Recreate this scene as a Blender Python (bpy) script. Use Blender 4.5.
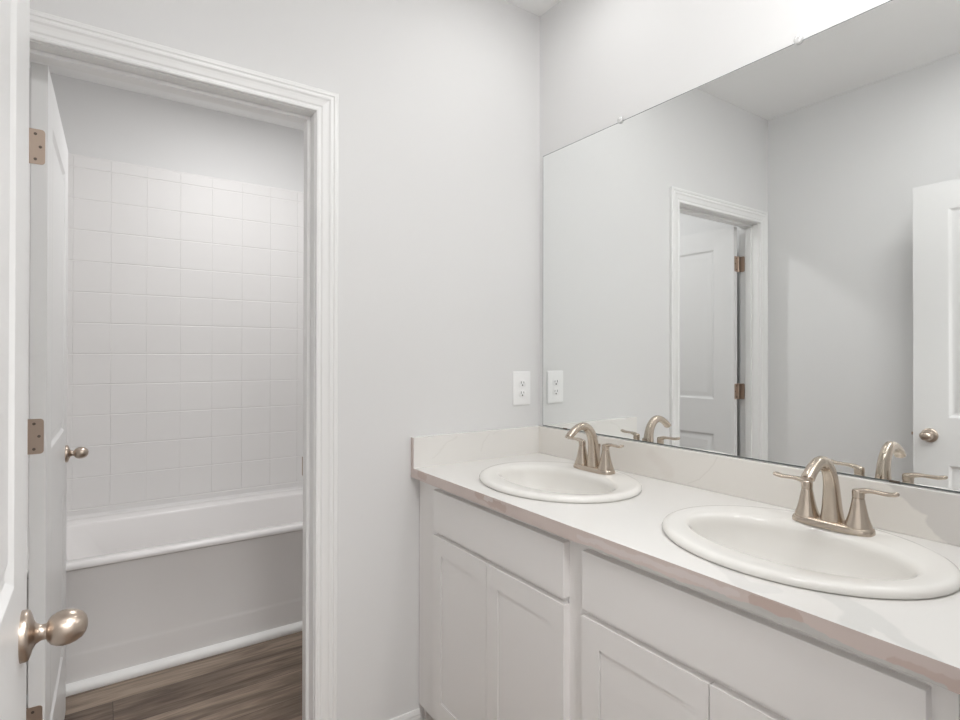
import bpy, bmesh, math, random
from mathutils import Vector, Matrix
for o in list(bpy.data.objects): bpy.data.objects.remove(o, do_unlink=True)
S = bpy.context.scene
COL = S.collection
PI = math.pi

# ---------------------------------------------------------------- camera
cd = bpy.data.cameras.new('camera'); cam = bpy.data.objects.new('camera', cd); COL.objects.link(cam)
S.camera = cam
yaw, pit, rol = math.radians(34.4071), math.radians(0.2452), math.radians(0.0803)
Fh = Vector((math.sin(yaw), math.cos(yaw), 0)); Rh = Vector((math.cos(yaw), -math.sin(yaw), 0))
Fw = Fh*math.cos(pit) + Vector((0, 0, math.sin(pit)))
Uh = -Fh*math.sin(pit) + Vector((0, 0, math.cos(pit)))
Rr = Rh*math.cos(rol) + Uh*math.sin(rol); Ur = -Rh*math.sin(rol) + Uh*math.cos(rol)
M = Matrix((Rr, Ur, -Fw)).transposed().to_4x4(); M.translation = Vector((-1.4433, -1.6865, 1.2949))
cam.matrix_world = M
cd.sensor_width = 36; cd.lens = 552.207/960*36; cd.shift_y = -7.38/960
cd.clip_start = .02; cd.clip_end = 50

# ---------------------------------------------------------------- world, exposure
w = bpy.data.worlds.new('world'); S.world = w; w.use_nodes = True
w.node_tree.nodes['Background'].inputs[0].default_value = (.9, .93, 1, 1)
w.node_tree.nodes['Background'].inputs[1].default_value = .3
S.view_settings.view_transform = 'Standard'; S.view_settings.look = 'None'
S.view_settings.gamma = 1; S.view_settings.exposure = 0.14
S.cycles.max_bounces = 16; S.cycles.diffuse_bounces = 10; S.cycles.glossy_bounces = 6
S.cycles.sample_clamp_indirect = 6
S.cycles.use_denoising = True

def area_light(name, loc, size, power, color=(1, .996, .990), rot=(0, 0, 0), shape='DISK', spread=180):
    l = bpy.data.lights.new(name, 'AREA'); l.shape = shape; l.size = size; l.energy = power; l.color = color
    l.spread = math.radians(spread)
    o = bpy.data.objects.new(name, l); COL.objects.link(o); o.location = loc; o.rotation_euler = rot
    return o
CEIL = 2.651
LAMPS = [(-.34, -.43), (-.36, -1.38)]
area_light('vanity_lamp', (*LAMPS[0], CEIL-.022), .12, 1.1)
area_light('vanity_lamp', (*LAMPS[1], CEIL-.022), .12, 4.6)
area_light('bath_fill', (-1.0, -1.25, CEIL-.022), .30, 5.0)  # added fill to even out the room, no known fixture
area_light('tub_lamp', (-.85, .84, CEIL-.022), .16, 9.3)
area_light('hall_fill', (-1.0, -2.45, CEIL-.022), .9, 43.0)  # added unseen source, gives soft ambient light through the entry doorway

# ---------------------------------------------------------------- materials
def mat(name, base, rough=.5, metal=0, spec=.5, coat=0, coat_rough=.1):
    m = bpy.data.materials.new(name); m.use_nodes = True
    b = m.node_tree.nodes['Principled BSDF']
    b.inputs['Base Color'].default_value = (*base, 1); b.inputs['Roughness'].default_value = rough
    b.inputs['Metallic'].default_value = metal; b.inputs['Specular IOR Level'].default_value = spec
    b.inputs['Coat Weight'].default_value = coat; b.inputs['Coat Roughness'].default_value = coat_rough
    return m
def nd(m, t, **kw):
    n = m.node_tree.nodes.new(t)
    for k, v in kw.items(): setattr(n, k, v)
    return n
def lk(m, a, b): m.node_tree.links.new(a, b)
def bump(m, scale, strength, dist=.001, detail=3):
    b = m.node_tree.nodes['Principled BSDF']
    tc = nd(m, 'ShaderNodeTexCoord'); n = nd(m, 'ShaderNodeTexNoise'); bp = nd(m, 'ShaderNodeBump')
    n.inputs['Scale'].default_value = scale; n.inputs['Detail'].default_value = detail
    bp.inputs['Strength'].default_value = strength; bp.inputs['Distance'].default_value = dist
    lk(m, tc.outputs['Object'], n.inputs['Vector']); lk(m, n.outputs['Fac'], bp.inputs['Height']); lk(m, bp.outputs['Normal'], b.inputs['Normal'])
    return m
def tint(m, scale, c1, c2, detail=3):
    b = m.node_tree.nodes['Principled BSDF']
    tc = nd(m, 'ShaderNodeTexCoord'); n = nd(m, 'ShaderNodeTexNoise'); r = nd(m, 'ShaderNodeMix', data_type='RGBA')
    n.inputs['Scale'].default_value = scale; n.inputs['Detail'].default_value = detail
    r.inputs['A'].default_value = (*c1, 1); r.inputs['B'].default_value = (*c2, 1)
    lk(m, tc.outputs['Object'], n.inputs['Vector']); lk(m, n.outputs['Fac'], r.inputs['Factor']); lk(m, r.outputs['Result'], b.inputs['Base Color'])
    return m
PAINT = tint(bump(mat('wall_paint', (.8, .8, .79), .62, spec=.3), 260, .12, .0006), 2.0, (.745, .745, .745), (.765, .765, .765))
CEILM = tint(bump(mat('ceiling_paint', (.8, .8, .79), .8, spec=.2), 120, .3, .001), 3, (.88, .88, .878), (.90, .90, .898))
TRIM = tint(mat('trim_paint', (.84, .84, .835), .32, spec=.5), 4, (.835, .835, .83), (.85, .85, .845))
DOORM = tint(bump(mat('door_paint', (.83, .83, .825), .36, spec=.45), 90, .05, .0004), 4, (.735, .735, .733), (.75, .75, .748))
CAB = tint(mat('cabinet_paint', (.8, .79, .78), .38, spec=.45), 4, (.845, .83, .82), (.86, .845, .835))
TUBM = tint(mat('tub_acrylic', (.8, .79, .785), .2, spec=.5), 4, (.85, .835, .83), (.865, .85, .845))
TILEM = tint(mat('surround_acrylic', (.8, .79, .785), .5, spec=.5), 4, (.79, .78, .775), (.80, .79, .785))
SINKM = tint(mat('sink_china', (.82, .80, .765), .10, spec=.5), 5, (.785, .77, .74), (.805, .79, .76))
CAULK = tint(mat('white_plastic', (.87, .87, .86), .35), 6, (.86, .86, .85), (.88, .88, .87))
OUTM = tint(mat('outlet_plastic', (.9, .9, .9), .3), 6, (.89, .89, .89), (.91, .91, .91))
BLACK = tint(mat('dark_slot', (.05, .05, .05), .6), 9, (.04, .04, .04), (.06, .06, .06))
NICK = bump(mat('brushed_nickel', (.56, .485, .41), .25, 1), 420, .08, .0003)
NICKD = bump(mat('satin_nickel_door', (.50, .42, .355), .30, 1), 420, .08, .0003)
HINGEM = bump(mat('hinge_nickel', (.50, .40, .33), .42, 1), 300, .12, .0003)
SCREWM = tint(mat('screw_metal', (.14, .11, .09), .4, .6), 50, (.12, .1, .08), (.18, .14, .12))
DIFF = bpy.data.materials.new('lamp_diffuser'); DIFF.use_nodes = True
_b = DIFF.node_tree.nodes['Principled BSDF']; _b.inputs['Emission Color'].default_value = (1, .98, .95, 1); _b.inputs['Emission Strength'].default_value = 4
MIRR = mat('mirror_silver', (.93, .945, .94), .0, 1)
MEDGE = tint(mat('mirror_edge', (.10, .12, .12), .3), 30, (.08, .1, .1), (.14, .16, .16))
CLIPM = mat('clear_plastic', (.95, .95, .95), .12); CLIPM.node_tree.nodes['Principled BSDF'].inputs['Transmission Weight'].default_value = .45

# wood plank vinyl: planks run along x
FLOORM = mat('vinyl_planks', (.2, .16, .13), .38, spec=.4)
def plank_material(m):
    b = m.node_tree.nodes['Principled BSDF']
    tc = nd(m, 'ShaderNodeTexCoord'); mp = nd(m, 'ShaderNodeMapping')
    mp.inputs['Location'].default_value = (.185, -.07, 0)
    lk(m, tc.outputs['Object'], mp.inputs['Vector'])
    br = nd(m, 'ShaderNodeTexBrick'); br.offset = .37; br.offset_frequency = 2
    br.inputs['Color1'].default_value = (0, 0, 0, 1); br.inputs['Color2'].default_value = (1, 1, 1, 1)
    br.inputs['Mortar'].default_value = (.5, .5, .5, 1)
    br.inputs['Scale'].default_value = 1; br.inputs['Mortar Size'].default_value = .0012
    br.inputs['Brick Width'].default_value = 1.22; br.inputs['Row Height'].default_value = .18
    lk(m, mp.outputs['Vector'], br.inputs['Vector'])
    # grain, shifted per plank
    ad = nd(m, 'ShaderNodeVectorMath', operation='MULTIPLY_ADD')
    ad.inputs[1].default_value = (7.3, 3.1, 0); lk(m, br.outputs['Color'], ad.inputs[0]); lk(m, tc.outputs['Object'], ad.inputs[2])
    st = nd(m, 'ShaderNodeMapping'); st.inputs['Scale'].default_value = (1.3, 13, 1); lk(m, ad.outputs[0], st.inputs['Vector'])
    n1 = nd(m, 'ShaderNodeTexNoise'); n1.inputs['Scale'].default_value = 1.6; n1.inputs['Detail'].default_value = 7; n1.inputs['Roughness'].default_value = .62; n1.inputs['Distortion'].default_value = .6
    lk(m, st.outputs['Vector'], n1.inputs['Vector'])
    st2 = nd(m, 'ShaderNodeMapping'); st2.inputs['Scale'].default_value = (5, 120, 1); lk(m, ad.outputs[0], st2.inputs['Vector'])
    n2 = nd(m, 'ShaderNodeTexNoise'); n2.inputs['Scale'].default_value = 1.5; n2.inputs['Detail'].default_value = 4
    lk(m, st2.outputs['Vector'], n2.inputs['Vector'])
    cr = nd(m, 'ShaderNodeValToRGB')
    e = cr.color_ramp.elements
    e[0].position = .36; e[0].color = (.080, .053, .038, 1)
    e[1].position = .66; e[1].color = (.34, .265, .205, 1)
    x = e.new(.5); x.color = (.175, .130, .098, 1)
    mx = nd(m, 'ShaderNodeMath', operation='MULTIPLY_ADD'); mx.inputs[1].default_value = .25
    lk(m, n2.outputs['Fac'], mx.inputs[0])
    m2 = nd(m, 'ShaderNodeMath', operation='MULTIPLY'); m2.inputs[1].default_value = .78; lk(m, n1.outputs['Fac'], m2.inputs[0]); lk(m, m2.outputs[0], mx.inputs[2])
    sx = nd(m, 'ShaderNodeSeparateColor'); lk(m, br.outputs['Color'], sx.inputs[0])
    m3 = nd(m, 'ShaderNodeMath', operation='MULTIPLY_ADD'); m3.inputs[1].default_value = .17; lk(m, sx.outputs[0], m3.inputs[0]); lk(m, mx.outputs[0], m3.inputs[2])
    m4 = nd(m, 'ShaderNodeMath', operation='SUBTRACT'); m4.inputs[1].default_value = .085; lk(m, m3.outputs[0], m4.inputs[0])
    lk(m, m4.outputs[0], cr.inputs['Fac'])
    mo = nd(m, 'ShaderNodeMix', data_type='RGBA'); mo.inputs['B'].default_value = (.05, .036, .028, 1)
    lk(m, br.outputs['Fac'], mo.inputs['Factor']); lk(m, cr.outputs['Color'], mo.inputs['A'])
    lk(m, mo.outputs['Result'], b.inputs['Base Color'])
    bp = nd(m, 'ShaderNodeBump'); bp.inputs['Strength'].default_value = .15; bp.inputs['Distance'].default_value = .001
    lk(m, n2.outputs['Fac'], bp.inputs['Height']); lk(m, bp.outputs['Normal'], b.inputs['Normal'])
plank_material(FLOORM)

# marble-look tops: soft noisy patches laid along short strokes
def stroke_mask(m, vec, strokes, noise_amp=.02, noise_scale=14, soft=.004):
    """strokes: (ax, ay, bx, by, r) in a 2-D plane given by vec (a socket with x, y used). returns a 0..1 socket"""
    nz = nd(m, 'ShaderNodeTexNoise'); nz.inputs['Scale'].default_value = noise_scale; nz.inputs['Detail'].default_value = 4
    lk(m, vec, nz.inputs['Vector'])
    sub = nd(m, 'ShaderNodeVectorMath', operation='SUBTRACT'); sub.inputs[1].default_value = (.5, .5, .5); lk(m, nz.outputs['Color'], sub.inputs[0])
    mul = nd(m, 'ShaderNodeVectorMath', operation='MULTIPLY_ADD'); mul.inputs[1].default_value = (noise_amp*2,)*3
    lk(m, sub.outputs[0], mul.inputs[0]); lk(m, vec, mul.inputs[2])
    P = mul.outputs[0]; out = None
    for ax, ay, bx, by, r in strokes:
        a = (ax, ay, 0); d = Vector((bx-ax, by-ay, 0)); L2 = max(d.length_squared, 1e-8)
        pa = nd(m, 'ShaderNodeVectorMath', operation='SUBTRACT'); pa.inputs[1].default_value = a; lk(m, P, pa.inputs[0])
        dt = nd(m, 'ShaderNodeVectorMath', operation='DOT_PRODUCT'); dt.inputs[1].default_value = tuple(d/L2); lk(m, pa.outputs[0], dt.inputs[0])
        cl = nd(m, 'ShaderNodeClamp'); lk(m, dt.outputs['Value'], cl.inputs['Value'])
        sc = nd(m, 'ShaderNodeVectorMath', operation='SCALE'); sc.inputs[0].default_value = tuple(d); lk(m, cl.outputs[0], sc.inputs['Scale'])
        df = nd(m, 'ShaderNodeVectorMath', operation='SUBTRACT'); lk(m, pa.outputs[0], df.inputs[0]); lk(m, sc.outputs[0], df.inputs[1])
        fl = nd(m, 'ShaderNodeVectorMath', operation='MULTIPLY'); fl.inputs[1].default_value = (1, 1, 0); lk(m, df.outputs[0], fl.inputs[0])
        ln = nd(m, 'ShaderNodeVectorMath', operation='LENGTH'); lk(m, fl.outputs[0], ln.inputs[0])
        mr = nd(m, 'ShaderNodeMapRange', interpolation_type='SMOOTHSTEP'); mr.inputs['From Min'].default_value = r+soft; mr.inputs['From Max'].default_value = r-soft
        lk(m, ln.outputs['Value'], mr.inputs['Value'])
        if out is None: out = mr.outputs[0]
        else:
            mm = nd(m, 'ShaderNodeMath', operation='MAXIMUM'); lk(m, out, mm.inputs[0]); lk(m, mr.outputs[0], mm.inputs[1]); out = mm.outputs[0]
    return out
def plane_vec(m, a, b):
    tc = nd(m, 'ShaderNodeTexCoord'); s = nd(m, 'ShaderNodeSeparateXYZ'); c = nd(m, 'ShaderNodeCombineXYZ')
    lk(m, tc.outputs['Object'], s.inputs[0]); lk(m, s.outputs[a], c.inputs[0]); lk(m, s.outputs[b], c.inputs[1])
    return c.outputs[0]
def layer(m, prev, mask, col, k=1):
    x = nd(m, 'ShaderNodeMix', data_type='RGBA'); x.inputs['B'].default_value = (*col, 1)
    if k != 1:
        q = nd(m, 'ShaderNodeMath', operation='MULTIPLY'); q.inputs[1].default_value = k; lk(m, mask, q.inputs[0]); mask = q.outputs[0]
    lk(m, mask, x.inputs['Factor'])
    if isinstance(prev, tuple): x.inputs['A'].default_value = (*prev, 1)
    else: lk(m, prev, x.inputs['A'])
    return x.outputs['Result']
TOPM = mat('countertop_marble', (.85, .83, .80), .22)
_v = plane_vec(TOPM, 0, 1)
_c = layer(TOPM, (.755, .742, .722), stroke_mask(TOPM, _v, [(-.47, -1.27, -.52, -1.36, .022), (-.52, -1.36, -.585, -1.44, .012), (-.50, -1.33, -.57, -1.34, .018)], .03, 9), (.63, .63, .615), .6)
_c = layer(TOPM, _c, stroke_mask(TOPM, _v, [(-.50, -1.10, -.56, -1.18, .016), (-.56, -1.18, -.53, -1.215, .018)], .03, 9), (.65, .645, .635), .5)
_c = layer(TOPM, _c, stroke_mask(TOPM, _v, [(-.04, -.70, -.03, -.84, .004)], .03, 9, .003), (.70, .68, .65), .5)
lk(TOPM, _c, TOPM.node_tree.nodes['Principled BSDF'].inputs['Base Color'])
SPLM = mat('splash_marble', (.79, .77, .73), .3)
_v = plane_vec(SPLM, 1, 2)
_c = layer(SPLM, (.80, .775, .735), stroke_mask(SPLM, _v, [(-1.205, 1.035, -1.31, .965, .032), (-1.30, .955, -1.45, .87, .042), (-1.27, 1.02, -1.45, .96, .05)], .016, 22, .003), (.62, .60, .58), .75)
_c = layer(SPLM, _c, stroke_mask(SPLM, _v, [(-.785, 1.01, -.77, .985, .0012), (-.77, .985, -.73, .935, .0012), (-.73, .935, -.69, .915, .0015)], .006, 12, .002), (.64, .61, .57), .45)
_c = layer(SPLM, _c, stroke_mask(SPLM, _v, [(-.62, .93, -.56, .99, .02)], .03, 10, .012), (.74, .70, .66), .5)
lk(SPLM, _c, SPLM.node_tree.nodes['Principled BSDF'].inputs['Base Color'])
SIDM = mat('side_splash_marble', (.79, .78, .75), .3)
_v = plane_vec(SIDM, 0, 2)
_c = layer(SIDM, (.80, .785, .76), stroke_mask(SIDM, _v, [(-.50, .94, -.44, .99, .0015), (-.44, .99, -.40, 1.01, .0015), (-.30, .94, -.26, 1.0, .0015), (-.24, 1.0, -.22, 1.01, .001)], .02, 14, .004), (.66, .64, .61), .45)
lk(SIDM, _c, SIDM.node_tree.nodes['Principled BSDF'].inputs['Base Color'])
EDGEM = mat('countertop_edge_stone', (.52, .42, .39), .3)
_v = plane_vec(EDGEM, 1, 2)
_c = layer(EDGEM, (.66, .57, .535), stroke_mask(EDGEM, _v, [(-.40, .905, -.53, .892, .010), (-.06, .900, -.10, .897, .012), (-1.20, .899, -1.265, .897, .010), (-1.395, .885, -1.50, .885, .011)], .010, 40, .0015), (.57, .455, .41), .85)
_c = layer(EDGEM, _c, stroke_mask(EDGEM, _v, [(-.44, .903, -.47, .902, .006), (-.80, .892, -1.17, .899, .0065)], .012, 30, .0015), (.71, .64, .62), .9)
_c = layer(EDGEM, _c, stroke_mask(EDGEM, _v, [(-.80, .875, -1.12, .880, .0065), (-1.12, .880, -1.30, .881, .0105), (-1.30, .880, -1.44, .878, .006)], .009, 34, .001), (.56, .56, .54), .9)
lk(EDGEM, _c, EDGEM.node_tree.nodes['Principled BSDF'].inputs['Base Color'])

# ---------------------------------------------------------------- mesh helpers
def obj(name, bm, m, parent=None, smooth=False, bevel=0, seg=2, label=None, cat=None, group=None, kind=None, loc=None, angle=35):
    me = bpy.data.meshes.new(name)
    bmesh.ops.recalc_face_normals(bm, faces=bm.faces)
    bm.to_mesh(me); bm.free()
    for x in (m if isinstance(m, (list, tuple)) else [m]): me.materials.append(x)
    o = bpy.data.objects.new(name, me); COL.objects.link(o)
    if parent is not None: o.parent = parent
    if loc: o.location = loc
    if smooth:
        for p in me.polygons: p.use_smooth = True
        if angle < 180: me.set_sharp_from_angle(angle=math.radians(angle))
    if bevel:
        b = o.modifiers.new('bevel', 'BEVEL'); b.width = bevel; b.segments = seg; b.limit_method = 'ANGLE'; b.angle_limit = math.radians(40)
        b.harden_normals = False
        for p in me.polygons: p.use_smooth = True
        wn = o.modifiers.new('wn', 'WEIGHTED_NORMAL'); wn.keep_sharp = True
    for k, v in (('label', label), ('category', cat), ('group', group), ('kind', kind)):
        if v: o[k] = v
    return o
def empty(name, loc, label, cat, rot=0, group=None, kind=None):
    o = bpy.data.objects.new(name, None); COL.objects.link(o); o.location = loc; o.rotation_euler = (0, 0, rot); o.empty_display_size = .05
    for k, v in (('label', label), ('category', cat), ('group', group), ('kind', kind)):
        if v: o[k] = v
    return o
def box(bm, x0, x1, y0, y1, z0, z1, mi=0):
    v = [bm.verts.new((x, y, z)) for x in (x0, x1) for y in (y0, y1) for z in (z0, z1)]
    for f in ((0, 1, 3, 2), (4, 6, 7, 5), (0, 4, 5, 1), (2, 3, 7, 6), (0, 2, 6, 4), (1, 5, 7, 3)):
        bm.faces.new([v[i] for i in f]).material_index = mi
def boxes(*bs):
    bm = bmesh.new()
    for b in bs: box(bm, *b)
    return bm
def rings(bm, loops, close=True, cap0=False, cap1=False, mi=0):
    vs = [[bm.verts.new(p) for p in l] for l in loops]
    n = len(vs[0])
    for a, b in zip(vs, vs[1:]):
        for i in range(n if close else n-1):
            j = (i+1) % n
            bm.faces.new((a[i], a[j], b[j], b[i])).material_index = mi
    if cap0: bm.faces.new(vs[0][::-1]).material_index = mi
    if cap1: bm.faces.new(vs[-1]).material_index = mi
    return vs
def lathe(bm, prof, axis='z', c=(0, 0, 0), n=32, sq=None):
    """prof: (radius, height) pairs. sq: optional (sx, sy) squash"""
    sx, sy = sq or (1, 1); L = []
    for r, h in prof:
        l = []
        for i in range(n):
            a = 2*PI*i/n; u, v = r*math.cos(a)*sx, r*math.sin(a)*sy
            p = {'z': (u, v, h), 'x': (h, u, v), 'y': (u, h, v)}[axis]
            l.append((c[0]+p[0], c[1]+p[1], c[2]+p[2]))
        L.append(l)
    rings(bm, L, cap0=prof[0][0] > 1e-5, cap1=prof[-1][0] > 1e-5)
    bmesh.ops.remove_doubles(bm, verts=bm.verts, dist=1e-6)
def tube(bm, pts, radii, n=16, side=Vector((0, 1, 0)), caps=True):
    """sweep an elliptical section; radii: (r_side, r_up) per point; side = constant sideways axis"""
    L = []
    for k, p in enumerate(pts):
        a = Vector(pts[max(k-1, 0)]); b = Vector(pts[min(k+1, len(pts)-1)]); t = (b-a).normalized()
        s = (side - t*side.dot(t)).normalized(); u = t.cross(s).normalized()
        rs, ru = radii[k]
        L.append([tuple(Vector(p) + s*math.cos(2*PI*i/n)*rs + u*math.sin(2*PI*i/n)*ru) for i in range(n)])
    rings(bm, L, cap0=caps, cap1=caps)
def spline(pts, n=6):
    out = []; P = [Vector(p) for p in pts]; P = [P[0]*2-P[1]] + P + [P[-1]*2-P[-2]]
    for i in range(1, len(P)-2):
        for k in range(n):
            t = k/n; a, b, c, d = P[i-1], P[i], P[i+1], P[i+2]
            out.append(.5*((2*b)+(c-a)*t+(2*a-5*b+4*c-d)*t*t+(3*b-a-3*c+d)*t**3))
    out.append(P[-2]); return out
def struct(name, bm, m, parent=None, **k):
    return obj(name, bm, m, parent, kind='structure', **k)

# ---------------------------------------------------------------- room shell
XL, XT1 = -1.735, -.213            # left wall face; right end of tub alcove
YF, WT = -1.545, .109              # face of the wall with the entry door; wall thickness
YB = 1.672                         # back wall of tub room
HX0, HX1, HY = -2.5, .9, -3.3      # hall
JL, JR, JH = -1.635, -.906, 2.040  # tub doorway jamb faces, head
EJL, EJR = -1.565, -.775           # entry doorway jamb faces
struct('floor', boxes((HX0-.1, HX1+.1, HY-.1, YB+.1, -.06, 0)), FLOORM)
struct('ceiling', boxes((HX0-.1, HX1+.1, HY-.1, YB+.1, CEIL, CEIL+.08)), CEILM)
struct('wall_back', boxes((XL, JL-.018, 0, WT, 0, CEIL), (JR+.018, 0, 0, WT, 0, CEIL), (JL-.018, JR+.018, 0, WT, JH+.018, CEIL)), PAINT)
struct('wall_right', boxes((0, WT, YF-WT, YB+.1, 0, CEIL)), PAINT)
struct('wall_left', boxes((XL-WT, XL, YF-WT, YB+.1, 0, CEIL)), PAINT)
struct('wall_front', boxes((XL, EJL-.018, YF-WT, YF, 0, CEIL), (EJR+.018, 0, YF-WT, YF, 0, CEIL), (EJL-.018, EJR+.018, YF-WT, YF, JH+.018, CEIL)), PAINT)
struct('wall_tub_back', boxes((XL, 0, YB, YB+.1, 0, CEIL)), PAINT)
struct('wall_tub_right', boxes((XT1, 0, .93, YB, 0, CEIL)), PAINT)
struct('wall_hall_back', boxes((HX0-.1, HX1+.1, HY-.1, HY, 0, CEIL)), PAINT)
struct('wall_hall_left', boxes((HX0-.1, HX0, HY, YF-WT, 0, CEIL)), PAINT)
struct('wall_hall_right', boxes((HX1, HX1+.1, HY, YF-WT, 0, CEIL)), PAINT)
struct('wall_hall_front_left', boxes((HX0, XL-WT, YF-WT, YF, 0, CEIL)), PAINT)
struct('wall_hall_front_right', boxes((WT, HX1, YF-WT, YF, 0, CEIL)), PAINT)

CAS = [(0, 0), (0, .0085), (.003, .0105), (.009, .0105), (.0115, .0080), (.0155, .0080), (.019, .0105), (.030, .0120), (.037, .0135), (.042, .0165),
       (.047, .0165), (.0495, .0140), (.053, .0140), (.0555, .0165), (.0645, .0165), (.0677, .0140), (.0677, 0)]
def casing(name, xl, xr, h, yface, sgn, label=None):
    """mitred casing round a doorway; sgn=-1: stands out towards -y"""
    bm = bmesh.new(); L = []
    for (px, pz, dx, dz) in ((xl, 0, -1, 0), (xl, h, -1, 1), (xr, h, 1, 1), (xr, 0, 1, 0)):
        L.append([(px+dx*w_, yface+sgn*t, pz+dz*w_) for w_, t in CAS])
    rings(bm, L, cap0=True, cap1=True)
    return struct(name, bm, TRIM)
casing('trim_1', JL-.003, JR+.003, JH+.003, 0, -1)
casing('trim_2', JL-.006, JR+.006, JH+.006, WT, 1)
casing('trim_3', EJL-.006, EJR+.006, JH+.006, YF, 1)
casing('trim_4', EJL-.006, EJR+.006, JH+.006, YF-WT, -1)
def jamb(name, xl, xr, y0, y1, stop0, stop1):
    bm = boxes((xl-.018, xl, y0, y1, 0, JH), (xr, xr+.018, y0, y1, 0, JH), (xl-.018, xr+.018, y0, y1, JH, JH+.018),
               (xl, xl+.011, stop0, stop1, 0, JH-.011), (xr-.011, xr, stop0, stop1, 0, JH-.011), (xl, xr, stop0, stop1, JH-.011, JH))
    return struct(name, bm, TRIM, bevel=.0015)
j1 = jamb('door_frame_1', JL, JR, .0005, WT-.0005, .038, .074)
j2 = jamb('door_frame_2', EJL, EJR, YF-WT+.0005, YF-.0005, YF-.074, YF-.038)
obj('strike_plate', boxes((JR-.0015, JR+.001, WT-.028, WT+.006, .905, .965)), HINGEM, j1)
BASE = [(0, 0), (.012, 0), (.012, .058), (.0105, .064), (.0105, .070), (.008, .078), (.006, .083), (0, .083)]
def baseboard(name, p0, p1, out):
    """p0,p1 = ends along the wall; out = unit vector away from the wall"""
    bm = bmesh.new()
    rings(bm, [[(p[0]+out[0]*a, p[1]+out[1]*a, b) for a, b in BASE] for p in (p0, p1)], cap0=True, cap1=True)
    struct(name, bm, TRIM)
baseboard('baseboard_back', (JR+.003+.0677, 0), (-.541, 0), (0, -1))
baseboard('baseboard_left', (XL, YF), (XL, 0), (1, 0))
baseboard('baseboard_tub_left', (XL, WT), (XL, .94), (1, 0))
baseboard('baseboard_front', (EJR+.0737, YF), (-.60, YF), (0, 1))

# ---------------------------------------------------------------- doors
def paneled(bm, w_, h, t, panels, steps, back=True):
    """slab x 0..w, y -t/2..t/2 (front = -y), z 0..h with recessed panels; steps = (inset, depth) rings, depth is into the slab"""
    xs = sorted({0, w_, *[p[0] for p in panels], *[p[1] for p in panels]}); zs = sorted({0, h, *[p[2] for p in panels], *[p[3] for p in panels]})
    def inpan(x, z): return any(p[0] < x < p[1] and p[2] < z < p[3] for p in panels)
    for s in ((-1, 1) if back else (-1,)):
        y = s*t/2
        for x0, x1 in zip(xs, xs[1:]):
            for z0, z1 in zip(zs, zs[1:]):
                if not inpan((x0+x1)/2, (z0+z1)/2):
                    bm.faces.new([bm.verts.new(c) for c in ((x0, y, z0), (x1, y, z0), (x1, y, z1), (x0, y, z1))])
        for x0, x1, z0, z1 in panels:
            L = [[(x0+i, y-s*d, z0+i), (x1-i, y-s*d, z0+i), (x1-i, y-s*d, z1-i), (x0+i, y-s*d, z1-i)] for i, d in [(0, 0)]+steps]
            rings(bm, L, cap1=True)
    if not back:
        bm.faces.new([bm.verts.new(c) for c in ((0, t/2, 0), (w_, t/2, 0), (w_, t/2, h), (0, t/2, h))])
    for a in ((0, xs), (w_, xs)):
        for z0, z1 in zip(zs, zs[1:]):
            bm.faces.new([bm.verts.new(c) for c in ((a[0], -t/2, z0), (a[0], t/2, z0), (a[0], t/2, z1), (a[0], -t/2, z1))])
    for z in (0, h):
        for x0, x1 in zip(xs, xs[1:]):
            bm.faces.new([bm.verts.new(c) for c in ((x0, -t/2, z), (x1, -t/2, z), (x1, t/2, z), (x0, t/2, z))])
    bmesh.ops.remove_doubles(bm, verts=bm.verts, dist=1e-5)

DSTEPS = [(.004, .001), (.012, .007), (.018, .008), (.024, .0075), (.042, .002), (.046, .0015)]
ROSE = [(.0001, 0), (.0300, 0), (.0300, .0050), (.0285, .0078), (.0240, .0095), (.0170, .0115), (.0118, .0145), (.0095, .0190), (.0092, .0230), (.0105, .0265)]
KNOB = [(.0100, .0245), (.0135, .0258), (.0175, .0290), (.0207, .0345), (.0222, .0410), (.0218, .0480), (.0198, .0545), (.0160, .0605), (.0105, .0645), (.0050, .0662), (.0001, .0666)]
def knob(parent, loc, sgn):
    """a round knob on an oval rose; axis along the parent's y"""
    bm = bmesh.new(); lathe(bm, [(r, sgn*h) for r, h in ROSE], 'y', n=40)
    k = obj('knob_rose', bm, NICKD, parent, smooth=True, loc=loc, angle=50)
    bm = bmesh.new(); lathe(bm, [(r, sgn*h) for r, h in KNOB], 'y', n=40, sq=(1.08, .93))
    obj('knob', bm, NICKD, k, smooth=True, angle=180)
def rrect_plate(bm, x0, x1, z0, z1, y0, y1, r, left_round=False):
    pts = []
    def arc(cx, cz, a0):
        for i in range(5): a = math.radians(a0+90*i/4); pts.append((cx+r*math.cos(a), cz+r*math.sin(a)))
    arc(x1-r, z1-r, 0)
    if left_round: arc(x0+r, z1-r, 90); arc(x0+r, z0+r, 180)
    else: pts.extend([(x0, z1), (x0, z0)])
    arc(x1-r, z0+r, 270)
    rings(bm, [[(x, y0, z) for x, z in pts], [(x, y1, z) for x, z in pts]], cap0=True, cap1=True)
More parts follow.
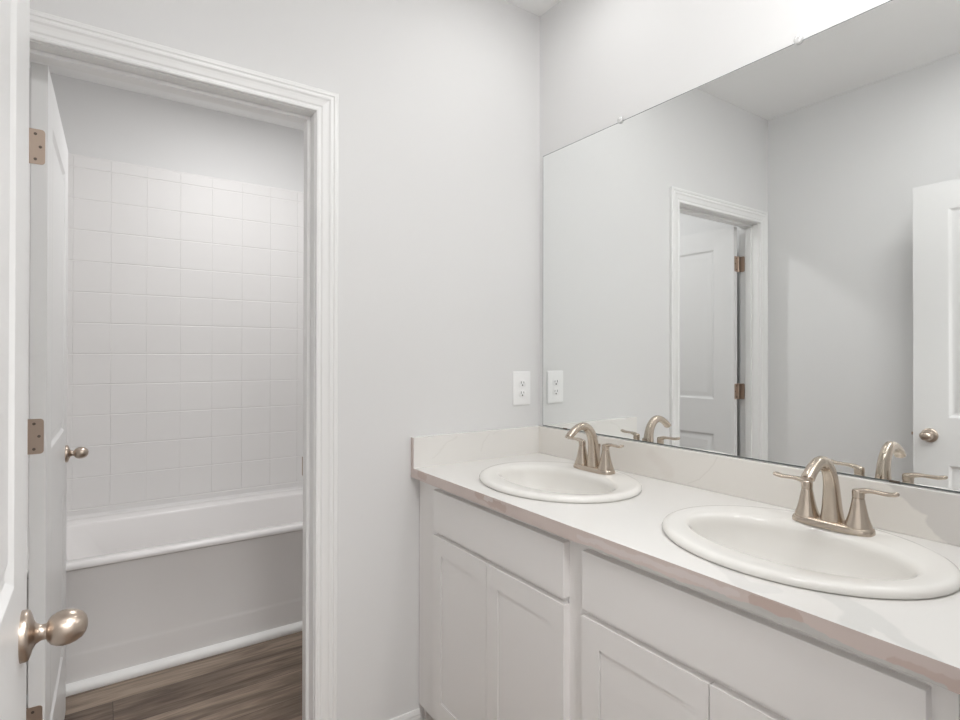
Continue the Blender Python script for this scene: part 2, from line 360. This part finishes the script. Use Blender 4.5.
def door(name, label, hinge_xy, rot, w_, zk, jamb_dx):
    """leaf runs along local +x from its hinge edge at x=0; local front (-y) faces the room; barrel at (-.004, +t/2+.004)"""
    t = .035
    root = empty(name, (hinge_xy[0], hinge_xy[1], .006), label, 'door', rot, kind='structure')
    bm = bmesh.new()
    st = .122
    paneled(bm, w_, 2.029, t, [(st, w_-st, .245, .826), (st, w_-st, 1.025, 1.915)], DSTEPS)
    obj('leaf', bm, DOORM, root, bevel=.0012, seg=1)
    knob(root, (w_-.060, -t/2, zk-.006), -1); knob(root, (w_-.060, t/2, zk-.006), 1)
    bm = boxes((w_-.0005, w_+.001, -.0125, .0125, zk-.034, zk+.022), (w_, w_+.010, -.006, .006, zk-.012, zk)); obj('latch', bm, HINGEM, root)
    for hz in (1.822, 1.087, .36):
        bm = bmesh.new()
        # plate on the leaf's edge, in the yz plane: built with x as its normal
        pl = bmesh.new(); rrect_plate(pl, -.0115, .0295, -.0445, .0445, -.0012, .0008, .008)
        # local: u (across thickness) -> y from the barrel side, normal -> x
        for v in pl.verts:
            u, nrm, z = v.co; v.co = (nrm, t/2-u, z)
        me = bpy.data.meshes.new('tmp'); pl.to_mesh(me); pl.free(); bm.from_mesh(me); bpy.data.meshes.remove(me)
        # plate on the jamb
        pl = bmesh.new(); rrect_plate(pl, -.004, .031, -.0445, .0445, -.0008, .0012, .008)
        for v in pl.verts:
            u, nrm, z = v.co; v.co = (-(.0)+jamb_dx[0]-u, jamb_dx[1]+nrm, z)
        me = bpy.data.meshes.new('tmp'); pl.to_mesh(me); pl.free(); bm.from_mesh(me); bpy.data.meshes.remove(me)
        lathe(bm, [(.0001, -.046), (.004, -.046), (.0055, -.0445), (.0055, .0445), (.004, .046), (.0001, .046)], 'z', (.001, t/2+.0135, 0), 14)
        h = obj('hinge', bm, HINGEM, root, loc=(0, 0, hz-.006), smooth=True, angle=40)
        for u, z in ((.010, .032), (.020, 0), (.010, -.032)):
            sb = bmesh.new(); lathe(sb, [(.0001, -.0020), (.0036, -.0020), (.0036, -.0008)], 'x', (0, t/2-u, z), 12)
            obj('screw', sb, SCREWM, h)
    return root
# tub-room door: opened flat along the left wall of the tub room, hinge edge facing the camera
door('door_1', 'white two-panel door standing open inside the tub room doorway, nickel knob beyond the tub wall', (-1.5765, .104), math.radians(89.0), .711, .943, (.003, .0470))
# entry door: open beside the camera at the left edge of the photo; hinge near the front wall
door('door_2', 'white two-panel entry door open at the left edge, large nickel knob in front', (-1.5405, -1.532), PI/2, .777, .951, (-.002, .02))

# ---------------------------------------------------------------- vanity cabinet
van = empty('vanity_cabinet', (-.27, -.73, 0), 'long white shaker vanity cabinet under the marble top, two drawer fronts and four doors', 'cabinet')
O = Vector(van.location)
def vp(name, bm, m, parent=van, **k):
    bmesh.ops.translate(bm, vec=-O, verts=bm.verts)
    return obj(name, bm, m, parent, **k)
VE = -1.4495
bm = boxes((-.541, -.522, -.003, -.120, .10, .876), (-.541, -.522, -.735, -.811, .10, .876), (-.541, -.522, -1.412, VE, .10, .876),
           (-.541, -.522, -.12, -.738, .835, .876), (-.541, -.522, -.811, -1.412, .835, .876),
           (-.541, -.522, -.12, -.738, .705, .745), (-.541, -.522, -.811, -1.412, .705, .745),
           (-.541, -.522, -.12, -.738, .10, .165), (-.541, -.522, -.811, -1.412, .10, .165))
bmesh.ops.remove_doubles(bm, verts=bm.verts, dist=1e-5)
vp('face_frame', bm, CAB)
vp('carcass', boxes((-.522, -.003, -.003, -.018, .0, .876), (-.522, -.003, VE+.016, VE, 0, .876), (-.522, -.003, -.768, -.784, .10, .70), (-.522, -.003, -.018, VE+.016, .10, .116), (-.012, -.003, -.018, VE+.016, .116, .876)), CAB)
vp('toe_kick', boxes((-.470, -.455, -.003, VE, .0, .10)), CAB)
def front_panel(name, y0, y1, z0, z1, shaker):
    """overlay front between y0 (left, nearer the back wall) and y1; face at x=-.560"""
    bm = bmesh.new(); w_ = y0-y1; h = z1-z0
    if shaker: paneled(bm, w_, h, .019, [(.052, w_-.052, .056, h-.056)], [(.0002, .0130), (.0020, .0130), (.0021, .0030)], back=False)
    else: paneled(bm, w_, h, .019, [(.01, w_-.01, .01, h-.01)], [(.0001, 0)], back=False)
    # local x -> -y ; local -y -> -x
    for v in bm.verts:
        x, y, z = v.co; v.co = (-.5505+y, y0-x, z0+z)
    return vp(name, bm, CAB) if shaker else vp(name, bm, CAB, bevel=.0015, seg=2)
front_panel('drawer_front', -.1295, -.7400, .731, .860, False)
front_panel('drawer_front', -.7985, -1.4215, .731, .860, False)
front_panel('cabinet_door', -.1295, -.4275, .142, .716, True)
front_panel('cabinet_door', -.4300, -.7400, .142, .716, True)
front_panel('cabinet_door', -.7985, -1.1100, .142, .716, True)
front_panel('cabinet_door', -1.1125, -1.4215, .142, .716, True)

# ---------------------------------------------------------------- countertop with two openings
ZC = .911; TH = .032; CE = -1.474
SINKS = [(-.303, -.436), (-.293, -1.122)]
SA, SB = .2625, .222                # half length (y), half width (x) of the rim
top = empty('countertop', (-.27, -.73, ZC), 'white marble-look vanity top with pinkish brown front edge and backsplashes', 'countertop')
O = Vector(top.location)
def slab_with_holes():
    bm = bmesh.new(); xs = (-.5733, -.0005); cells = [(-.0005, -.78), (-.78, CE)]
    for zi, z in ((0, ZC), (1, ZC-TH)):
        for (sx, sy), (y0, y1) in zip(SINKS, cells):
            corners = [(xs[0], y0), (xs[0], y1), (xs[1], y1), (xs[1], y0)]
            angs = sorted({round(2*PI*i/64-PI, 6) for i in range(64)} | {round(math.atan2(c[1]-sy, c[0]-sx), 6) for c in corners})
            inn, out = [], []
            for a in angs:
                ca, sa = math.cos(a), math.sin(a)
                inn.append(bm.verts.new((sx+ca*(SB-.02), sy+sa*(SA-.02), z)))
                ts = []
                if abs(ca) > 1e-9: ts.append(((xs[1] if ca > 0 else xs[0])-sx)/ca)
                if abs(sa) > 1e-9: ts.append(((y0 if sa > 0 else y1)-sy)/sa)
                t = min(ts); out.append(bm.verts.new((sx+ca*t, sy+sa*t, z)))
            n = len(angs)
            for i in range(n):
                j = (i+1) % n; f = bm.faces.new((inn[i], inn[j], out[j], out[i]))
            if zi == 0:
                lows = [bm.verts.new((v.co.x, v.co.y, ZC-TH)) for v in inn]
                for i in range(n):
                    j = (i+1) % n; bm.faces.new((inn[i], inn[j], lows[j], lows[i]))
    e0, e1 = xs
    for (a, b, c, d, mi) in (((e0, -.0005), (e0, CE), 0, 0, 1), ((e0, CE), (e1, CE), 0, 0, 1), ((e1, CE), (e1, -.0005), 0, 0, 0), ((e1, -.0005), (e0, -.0005), 0, 0, 0)):
        r = .003 if mi else 0
        f = bm.faces.new([bm.verts.new(p) for p in ((*a, ZC), (*b, ZC), (*b, ZC-TH), (*a, ZC-TH))]); f.material_index = mi
    bmesh.ops.remove_doubles(bm, verts=bm.verts, dist=1e-5)
    return bm
bm = slab_with_holes(); bmesh.ops.translate(bm, vec=-O, verts=bm.verts)
slab = obj('slab', bm, [TOPM, EDGEM], top)
def frame_mat_coords(m, off):   # the marks are laid out in room coordinates: shift object coordinates back
    for n in m.node_tree.nodes:
        if n.type == 'TEX_COORD':
            for l in list(n.outputs['Object'].links):
                to = l.to_socket; m.node_tree.links.remove(l)
                a = nd(m, 'ShaderNodeVectorMath', operation='ADD'); a.inputs[1].default_value = tuple(off)
                lk(m, n.outputs['Object'], a.inputs[0]); lk(m, a.outputs[0], to)
for m in (TOPM, EDGEM, SPLM, SIDM): frame_mat_coords(m, O)
ZS = 1.0145
bm = boxes((-.020, -.0005, CE, -.0005, ZC, ZS))
for f in bm.faces: f.material_index = 1 if f.calc_center_median().z > ZS-.001 else 0
bmesh.ops.translate(bm, vec=-O, verts=bm.verts)
obj('backsplash', bm, [SPLM, TOPM], top, bevel=.0015)
bm = bmesh.new(); box(bm, -.5733, -.0205, -.020, -.0005, ZC, ZS)
bm.faces.ensure_lookup_table()
for f in bm.faces:
    if f.calc_center_median().x < -.573: f.material_index = 1
    elif f.calc_center_median().z > ZS-.001: f.material_index = 2
bmesh.ops.translate(bm, vec=-O, verts=bm.verts)
obj('side_splash', bm, [SIDM, EDGEM, TOPM], top, label='side splash against the back wall')

# ---------------------------------------------------------------- sinks
def make_sink(loc, label):
    root = empty('sink', loc, label, 'sink', group='oval drop-in sinks')
    N = 72
    def ell(a, b, z, dx=0): return [(dx+b*math.cos(2*PI*i/N), a*math.sin(2*PI*i/N), z) for i in range(N)]
    L = [ell(SA-.024, SB-.024, -.02), ell(SA-.024, SB-.024, .0005), ell(SA-.003, SB-.003, .0005), ell(SA, SB, .003), ell(SA+.0005, SB+.0005, .008), ell(SA-.002, SB-.002, .0125),
         ell(SA-.008, SB-.008, .0158), ell(SA-.016, SB-.0155, .0166), ell(SA-.028, SB-.0285, .0156, -.002)]
    # flat rim narrows to the bowl; the rear deck (towards the wall, +x) is wider
    L += [ell(.2185, .1480, .0140, -.011), ell(.213, .142, .0125, -.012), ell(.2085, .137, .0085, -.013), ell(.206, .134, .005, -.0135)]
    for k in range(1, 15):
        s = k/14; a = .206*(1-s**2.6)**.5 if s < 1 else .02
        r = max((1-s**2.3)**.55, 0.13)
        L.append(ell(.203*r, .131*r, .004-.142*(s**1.15), -.0135+.004*s))
    bm = bmesh.new(); rings(bm, L, cap1=True)
    obj('basin', bm, SINKM, root, smooth=True, angle=180)
    bm = bmesh.new(); lathe(bm, [(.0001, .0025), (.012, .0025), (.016, .0010), (.021, .0030), (.0225, .0)], 'z', (-.0095, 0, -.1375), 28)
    obj('drain', bm, NICK, root, smooth=True, label='nickel drain stopper')
    return root
make_sink((SINKS[0][0], SINKS[0][1], ZC), 'oval white drop-in sink nearest the back wall and the outlet')
make_sink((SINKS[1][0], SINKS[1][1], ZC), 'oval white drop-in sink at the right, nearest the camera')

# ---------------------------------------------------------------- faucets (local: spout points to -x, handles along y)
def stadium(cx, hw, hl, z, n=12, k=.0):
    """rounded plan, half width hw (x), half length hl (y), waisted a little between the ends"""
    pts = []
    for i in range(4*n):
        a = 2*PI*i/(4*n); c, s = math.cos(a), math.sin(a)
        y = hl*math.copysign(abs(s)**.55, s); x = hw*math.copysign(abs(c)**.62, c)
        x *= 1 - k*(1-min(abs(y)/hl*1.6, 1)**2)
        pts.append((cx+x, y, z))
    return pts
def fluted(bm, c, prof, n=40, fl=8, depth=.035, cap=True):
    L = []
    for r, h, d in prof:
        L.append([(c[0]+r*(1+d*depth*abs(math.cos(fl*a/2))**.5 - d*depth*.5)*math.cos(a), c[1]+r*(1+d*depth*abs(math.cos(fl*a/2))**.5 - d*depth*.5)*math.sin(a), c[2]+h) for a in [2*PI*i/n for i in range(n)]])
    rings(bm, L, cap0=cap, cap1=cap)
def make_faucet(loc, label):
    root = empty('faucet', loc, label, 'faucet', group='centerset faucets')
    bm = bmesh.new()
    rings(bm, [stadium(0, .0290, .079, 0), stadium(0, .0290, .079, .006), stadium(0, .0275, .0775, .0105, k=.04), stadium(0, .0245, .0745, .0135, k=.08), stadium(0, .021, .071, .0150, k=.1)], cap0=True, cap1=True)
    obj('base_plate', bm, NICK, root, smooth=True, angle=60)
    # spout: wide fluted foot, swept arc, drooping tip
    bm = bmesh.new()
    pts = spline([(.002, 0, .012), (.001, 0, .040), (-.001, 0, .070), (-.005, 0, .100), (-.017, 0, .1255), (-.037, 0, .1420), (-.060, 0, .1440), (-.082, 0, .1355), (-.1005, 0, .1225), (-.1065, 0, .1160)], 5)
    rr = []
    keys = [(0, .0225, .0225), (.12, .0180, .0195), (.3, .0140, .0165), (.45, .0122, .0148), (.6, .0115, .0125), (.72, .0118, .0108), (.85, .0125, .0100), (1, .0130, .0098)]
    for i in range(len(pts)):
        t = i/(len(pts)-1)
        for a, b in zip(keys, keys[1:]):
            if a[0] <= t <= b[0]: u = (t-a[0])/(b[0]-a[0]); rr.append((a[1]+(b[1]-a[1])*u, a[2]+(b[2]-a[2])*u)); break
    # section: soft-edged (superellipse) so the faces read as flats
    side = Vector((0, 1, 0)); Ls = []; n = 32
    for k, p in enumerate(pts):
        a = pts[max(k-1, 0)]; b = pts[min(k+1, len(pts)-1)]; t = (b-a).normalized()
        s = side; u = t.cross(s).normalized(); rs, ru = rr[k]
        Ls.append([tuple(p + s*math.copysign(abs(math.cos(2*PI*i/n))**.82, math.cos(2*PI*i/n))*rs + u*math.copysign(abs(math.sin(2*PI*i/n))**.82, math.sin(2*PI*i/n))*ru) for i in range(n)])
    rings(bm, Ls, cap0=True, cap1=True)
    sp = obj('spout', bm, NICK, root, smooth=True, angle=60)
    bm = bmesh.new(); a = Vector((-.1058, 0, .1175)); d = Vector((-.4, 0, -.9)).normalized()
    tube(bm, [a, a+d*.0045], [(.0095, .0080), (.0095, .0080)], 20)
    obj('aerator', bm, NICKD, sp, smooth=True)
    bm = bmesh.new(); lathe(bm, [(.0001, .012), (.0024, .012), (.0024, .072), (.0036, .074), (.0042, .078), (.0036, .082), (.0001, .0835)], 'z', (.026, 0, 0), 12)
    obj('lift_rod', bm, NICK, root, smooth=True)
    for s in (1, -1):
        bm = bmesh.new()
        fluted(bm, (0, s*.0508, 0), [(.0250, .0115, .2), (.0245, .017, .5), (.0215, .024, 1), (.0180, .036, 1), (.0150, .050, 1), (.0125, .063, .9), (.0112, .0715, .4), (.0108, .0725, 0)], 48)
        h = obj('handle_base', bm, NICK, root, smooth=True, angle=60)
        bm = bmesh.new()
        lathe(bm, [(.0001, .0725), (.0100, .0725), (.0100, .0735), (.0114, .074), (.0116, .0855), (.0110, .0885), (.0085, .0905), (.0001, .0915)], 'z', (0, s*.0508, 0), 28)
        P = spline([(0, s*.0480, .0830), (0, s*.060, .0885), (-.001, s*.074, .0910), (-.002, s*.090, .0910), (-.003, s*.106, .0910), (-.004, s*.118, .0935), (-.0045, s*.1235, .0955)], 4)
        K = [(0, .0108, .0085), (.2, .0090, .0060), (.4, .0074, .0042), (.6, .0085, .0046), (.8, .0095, .0050), (.93, .0080, .0040), (1, .0030, .0020)]
        R = []
        for i in range(len(P)):
            t = i/(len(P)-1)
            for a, b in zip(K, K[1:]):
                if a[0] <= t <= b[0]: u = (t-a[0])/(b[0]-a[0]); R.append((a[1]+(b[1]-a[1])*u, a[2]+(b[2]-a[2])*u)); break
        tube(bm, P, R, 20, side=Vector((1, 0, 0)))
        obj('lever', bm, NICK, h, smooth=True, angle=60)
    return root
make_faucet((-.140, -.430, ZC+.0145), 'brushed nickel faucet on the sink nearest the back wall')
make_faucet((-.140, -1.1305, ZC+.0145), 'brushed nickel faucet on the right-hand sink nearest the camera')

# ---------------------------------------------------------------- mirror
MZ0, MZ1, MY0, MY1 = 1.0168, 2.0815, -.026, -1.45
mr = empty('mirror', (0, (MY0+MY1)/2, MZ0), 'large frameless wall mirror over the backsplash held by small clear clips', 'mirror')
O = Vector(mr.location)
bm = bmesh.new()
def _rl(x, i): return [(x, MY0-i, MZ0+i), (x, MY1+i, MZ0+i), (x, MY1+i, MZ1-i), (x, MY0-i, MZ1-i)]
rings(bm, [_rl(-.0005, 0), _rl(-.0052, 0), _rl(-.006, .0022), _rl(-.006, .0024)], cap0=True, cap1=True, mi=1)
bm.faces.ensure_lookup_table()
max(bm.faces, key=lambda f: (f.calc_center_median().x < -.0059)*f.calc_area()).material_index = 0
bmesh.ops.translate(bm, vec=-O, verts=bm.verts)
obj('glass', bm, [MIRR, MEDGE], mr)
def clip(y, z, up):
    bm = bmesh.new(); lathe(bm, [(.0001, 0), (.0095, 0), (.0110, -.0015), (.0110, -.0045), (.0095, -.006), (.0001, -.0064)], 'x', (0, 0, 0), 24)
    bmesh.ops.translate(bm, vec=Vector((-.006, y, z+up*.004))-O, verts=bm.verts)
    c = obj('clip', bm, CLIPM, mr, smooth=True, angle=50, label='clear plastic clip')
    bm = bmesh.new(); lathe(bm, [(.0001, -.0060), (.0034, -.0060), (.0030, -.0078), (.0001, -.0084)], 'x', (0, 0, 0), 14)
    bmesh.ops.translate(bm, vec=Vector((-.006, y, z+up*.008))-O, verts=bm.verts)
    obj('screw', bm, CAULK, c, smooth=True)
clip(-.424, MZ1, 1); clip(-.999, MZ1, 1)
def jclip(y):
    bm = boxes((-.0085, -.006, y-.010, y+.010, MZ0-.001, MZ0+.004))
    bmesh.ops.translate(bm, vec=-O, verts=bm.verts); obj('clip', bm, SCREWM, mr, bevel=.0008, label='small metal clip at the lower edge')
jclip(-.155); jclip(-1.20)

# ---------------------------------------------------------------- outlet
out = empty('power_outlet', (-.0935, 0, 1.1655), 'white duplex power outlet on the back wall beside the mirror', 'outlet')
bm = bmesh.new()
def rr2(w_, h, r, y, n=5):
    p = []
    for cx, cz, a0 in ((w_-r, h-r, 0), (-w_+r, h-r, 90), (-w_+r, -h+r, 180), (w_-r, -h+r, 270)):
        for i in range(n): a = math.radians(a0+90*i/(n-1)); p.append((cx+r*math.cos(a), y, cz+r*math.sin(a)))
    return p
rings(bm, [rr2(.043, .066, .004, -.0003), rr2(.043, .066, .004, -.0035), rr2(.0405, .0635, .004, -.0060), rr2(.038, .061, .003, -.0066)], cap0=True, cap1=True)
pl = obj('cover_plate', bm, OUTM, out, smooth=True, angle=40)
for s in (1, -1):
    bm = bmesh.new(); rings(bm, [rr2(.0172, .0142, .009, -.006), rr2(.0172, .0142, .009, -.0080), rr2(.0165, .0135, .009, -.0086)], cap0=True, cap1=True)
    bmesh.ops.translate(bm, vec=(0, 0, s*.0195), verts=bm.verts)
    rc = obj('receptacle', bm, OUTM, out, smooth=True, angle=40)
    bm = bmesh.new(); zc = s*.0195
    box(bm, -.0076, -.0052, -.0090, -.0080, zc-.001, zc+.008); box(bm, .0052, .0076, -.0090, -.0080, zc, zc+.007)
    lathe(bm, [(.0001, -.0090), (.0030, -.0090), (.0030, -.0080)], 'y', (0, 0, zc-.0075), 12)
    obj('slots', bm, BLACK, rc)
bm = bmesh.new(); lathe(bm, [(.0030, -.006), (.0030, -.0074), (.0001, -.0080)], 'y', (0, 0, 0), 14)
obj('screw', bm, OUTM, out, smooth=True)

# ---------------------------------------------------------------- bathtub
TX0, TX1, TY0, TY1, TZ = XL+.001, XT1-.001, .940, 1.668, .492
tub = empty('bathtub', ((TX0+TX1)/2, (TY0+TY1)/2, 0), 'white alcove bathtub with a plain apron below the tiled surround', 'bathtub')
O = Vector(tub.location)
bm = bmesh.new()
PR = [(TY0+.012, .0), (TY0+.012, .128), (TY0+.014, .138), (TY0+.0165, .150), (TY0+.015, .452), (TY0+.012, .462), (TY0+.004, .4665), (TY0+.0005, .470), (TY0, .478), (TY0+.003, .486), (TY0+.010, .4915), (TY0+.020, TZ), (TY0+.020, .44), (TY0+.04, .40), (TY0+.05, 0)]
rings(bm, [[(x, y-O.y, z) for y, z in PR] for x in (TX0-O.x, TX1-O.x)], cap0=True, cap1=True)
obj('apron', bm, TUBM, tub, smooth=True, angle=40)
def rrx(x0, x1, y0, y1, rl, rr_, z, n=8):
    """rounded rectangle; rl = corner radius at the left (x0) end, rr_ at the right end"""
    p = []
    for cx, cy, a0, r in ((x1-rr_, y1-rr_, 0, rr_), (x0+rl, y1-rl, 90, rl), (x0+rl, y0+rl, 180, rl), (x1-rr_, y0+rr_, 270, rr_)):
        for i in range(n): a = math.radians(a0+90*i/(n-1)); p.append((cx+r*math.cos(a)-O.x, cy+r*math.sin(a)-O.y, z))
    return p
bm = bmesh.new()
x0, x1, y0, y1 = TX0, TX1, TY0+.0185, TY1
F, B, Lx, Rx = TY0+.058, TY1-.118, TX0+.10, TX1-.10
L = [rrx(x0, x1, y0, y1, .004, .004, .470), rrx(x0, x1, y0, y1, .004, .004, TZ), rrx(Lx, Rx, F, B, .11, .11, TZ),
     rrx(Lx+.003, Rx-.003, F+.002, B-.002, .11, .11, TZ-.001), rrx(Lx+.006, Rx-.005, F+.004, B-.005, .11, .11, TZ-.005), rrx(Lx+.009, Rx-.007, F+.006, B-.007, .11, .11, TZ-.014),
     rrx(Lx+.06, Rx-.03, F+.020, B-.025, .12, .11, .38), rrx(Lx+.13, Rx-.05, F+.032, B-.04, .13, .11, .25), rrx(Lx+.19, Rx-.07, F+.045, B-.055, .13, .11, .15),
     rrx(Lx+.23, Rx-.10, F+.075, B-.085, .13, .11, .115), rrx(Lx+.29, Rx-.16, F+.13, B-.14, .10, .09, .105)]
rings(bm, L, cap1=True)
obj('basin', bm, TUBM, tub, smooth=True, angle=50)
bm = bmesh.new()
rings(bm, [[(x-O.x, TY0+a-O.y, b) for a, b in ((.012, .0), (-.016, .0), (-.018, .005), (-.0175, .016), (-.012, .026), (-.002, .032), (.012, .034))] for x in (TX0, TX1)], cap0=True, cap1=True)
obj('bottom_trim', bm, CAULK, tub, smooth=True, angle=50, label='white quarter-round strip along the floor')
bm = bmesh.new(); lathe(bm, [(.0001, .012), (.03, .012), (.034, .006), (.034, 0)], 'x', (TX0+.17-O.x+.0, (F+B)/2-O.y, .30), 24)
obj('overflow_plate', bm, NICK, tub, smooth=True)

# ---------------------------------------------------------------- moulded tile surround
sur = empty('tub_surround', ((TX0+TX1)/2, YB, TZ), 'white moulded square-tile surround on the walls above the bathtub', 'shower surround')
O = Vector(sur.location)
Z0, DZ = .536, .1524
zrows = [TZ+.012] + [Z0+k*DZ for k in range(12)] + [2.270]
def tiles(bm, us, zs, place):
    """place(u, z, depth) -> point; a low pillow per tile"""
    g = .0007
    for u0, u1 in zip(us, us[1:]):
        for z0, z1 in zip(zs, zs[1:]):
            gz = .0034
            a = [(u0, z0), (u1, z0), (u1, z1), (u0, z1)]
            c = [(u0+g, z0+gz), (u1-g, z0+gz), (u1-g, z1-gz), (u0+g, z1-gz)]
            rings(bm, [[place(*p, 0) for p in a], [place(*p, .0018) for p in c]], cap1=True)
YS = 1.660
xs = [TX0+.012]; x = -1.4065
while x-.1545 > TX0+.012: x -= .1545
while x < TX1-.03: xs.append(x); x += .1545
xs.append(TX1-.012)
bm = bmesh.new(); tiles(bm, xs, zrows[1:], lambda u, z, d: (u-O.x, YS-d-O.y, z-O.z))
# body behind the tiles, bull-nosed top, and the lip that rolls onto the tub deck
rings(bm, [[(x_-O.x, y_-O.y, z_-O.z) for y_, z_ in ((YS+.0005, Z0), (YS-.003, Z0-.001), (YS-.0045, Z0-.004), (YS-.004, Z0-.012), (YS-.003, TZ+.016), (YS-.008, TZ+.006), (YS-.018, TZ+.001), (YB-.001, TZ+.001), (YB-.001, 2.276), (YS+.004, 2.276), (YS+.0005, 2.270))] for x_ in (TX0, TX1)], cap0=True, cap1=True)
obj('back_panel', bm, TILEM, sur)
for nm, xw, s in (('end_panel', XL, 1), ('end_panel', XT1, -1)):
    bm = bmesh.new()
    us = [TY0+.02+k*.1545 for k in range(5)]; us = [u for u in us if u < YS-.04]+[YS-.004]
    tiles(bm, us, zrows[1:], lambda u, z, d: (xw+s*(.010+d)-O.x, u-O.y, z-O.z))
    box(bm, xw+s*.001-O.x, xw+s*.0105-O.x, TY0+.02-O.y, YB-.0125-O.y, TZ+.001-O.z, 2.276-O.z)
    obj(nm, bm, TILEM, sur)

# ---------------------------------------------------------------- ceiling lamps; the last two are discs for the added fill lights
def ceiling_lamp(x, y, r, label):
    root = empty('ceiling_light', (x, y, CEIL), label, 'ceiling light')
    bm = bmesh.new(); lathe(bm, [(r, 0), (r+.016, 0), (r+.014, -.008), (r+.006, -.014), (r, -.014), (r-.002, -.010)], 'z', n=40); obj('trim_ring', bm, CAULK, root, smooth=True)
    bm = bmesh.new(); lathe(bm, [(.0001, -.011), (r-.001, -.011), (r-.001, -.001), (.0001, -.001)], 'z', n=40); obj('diffuser', bm, DIFF, root)
ceiling_lamp(*LAMPS[0], .07, 'round flush ceiling light above the sink nearest the back wall')
ceiling_lamp(*LAMPS[1], .07, 'round flush ceiling light above the right-hand sink')
ceiling_lamp(-.85, .84, .085, 'round ceiling light in front of the bathtub')
ceiling_lamp(-1.0, -1.25, .15, 'round disc added for the bathroom fill light, left of the vanity lights')
ceiling_lamp(-1.0, -2.45, .20, 'large round disc added for the ambient fill in the hall outside the entry door')
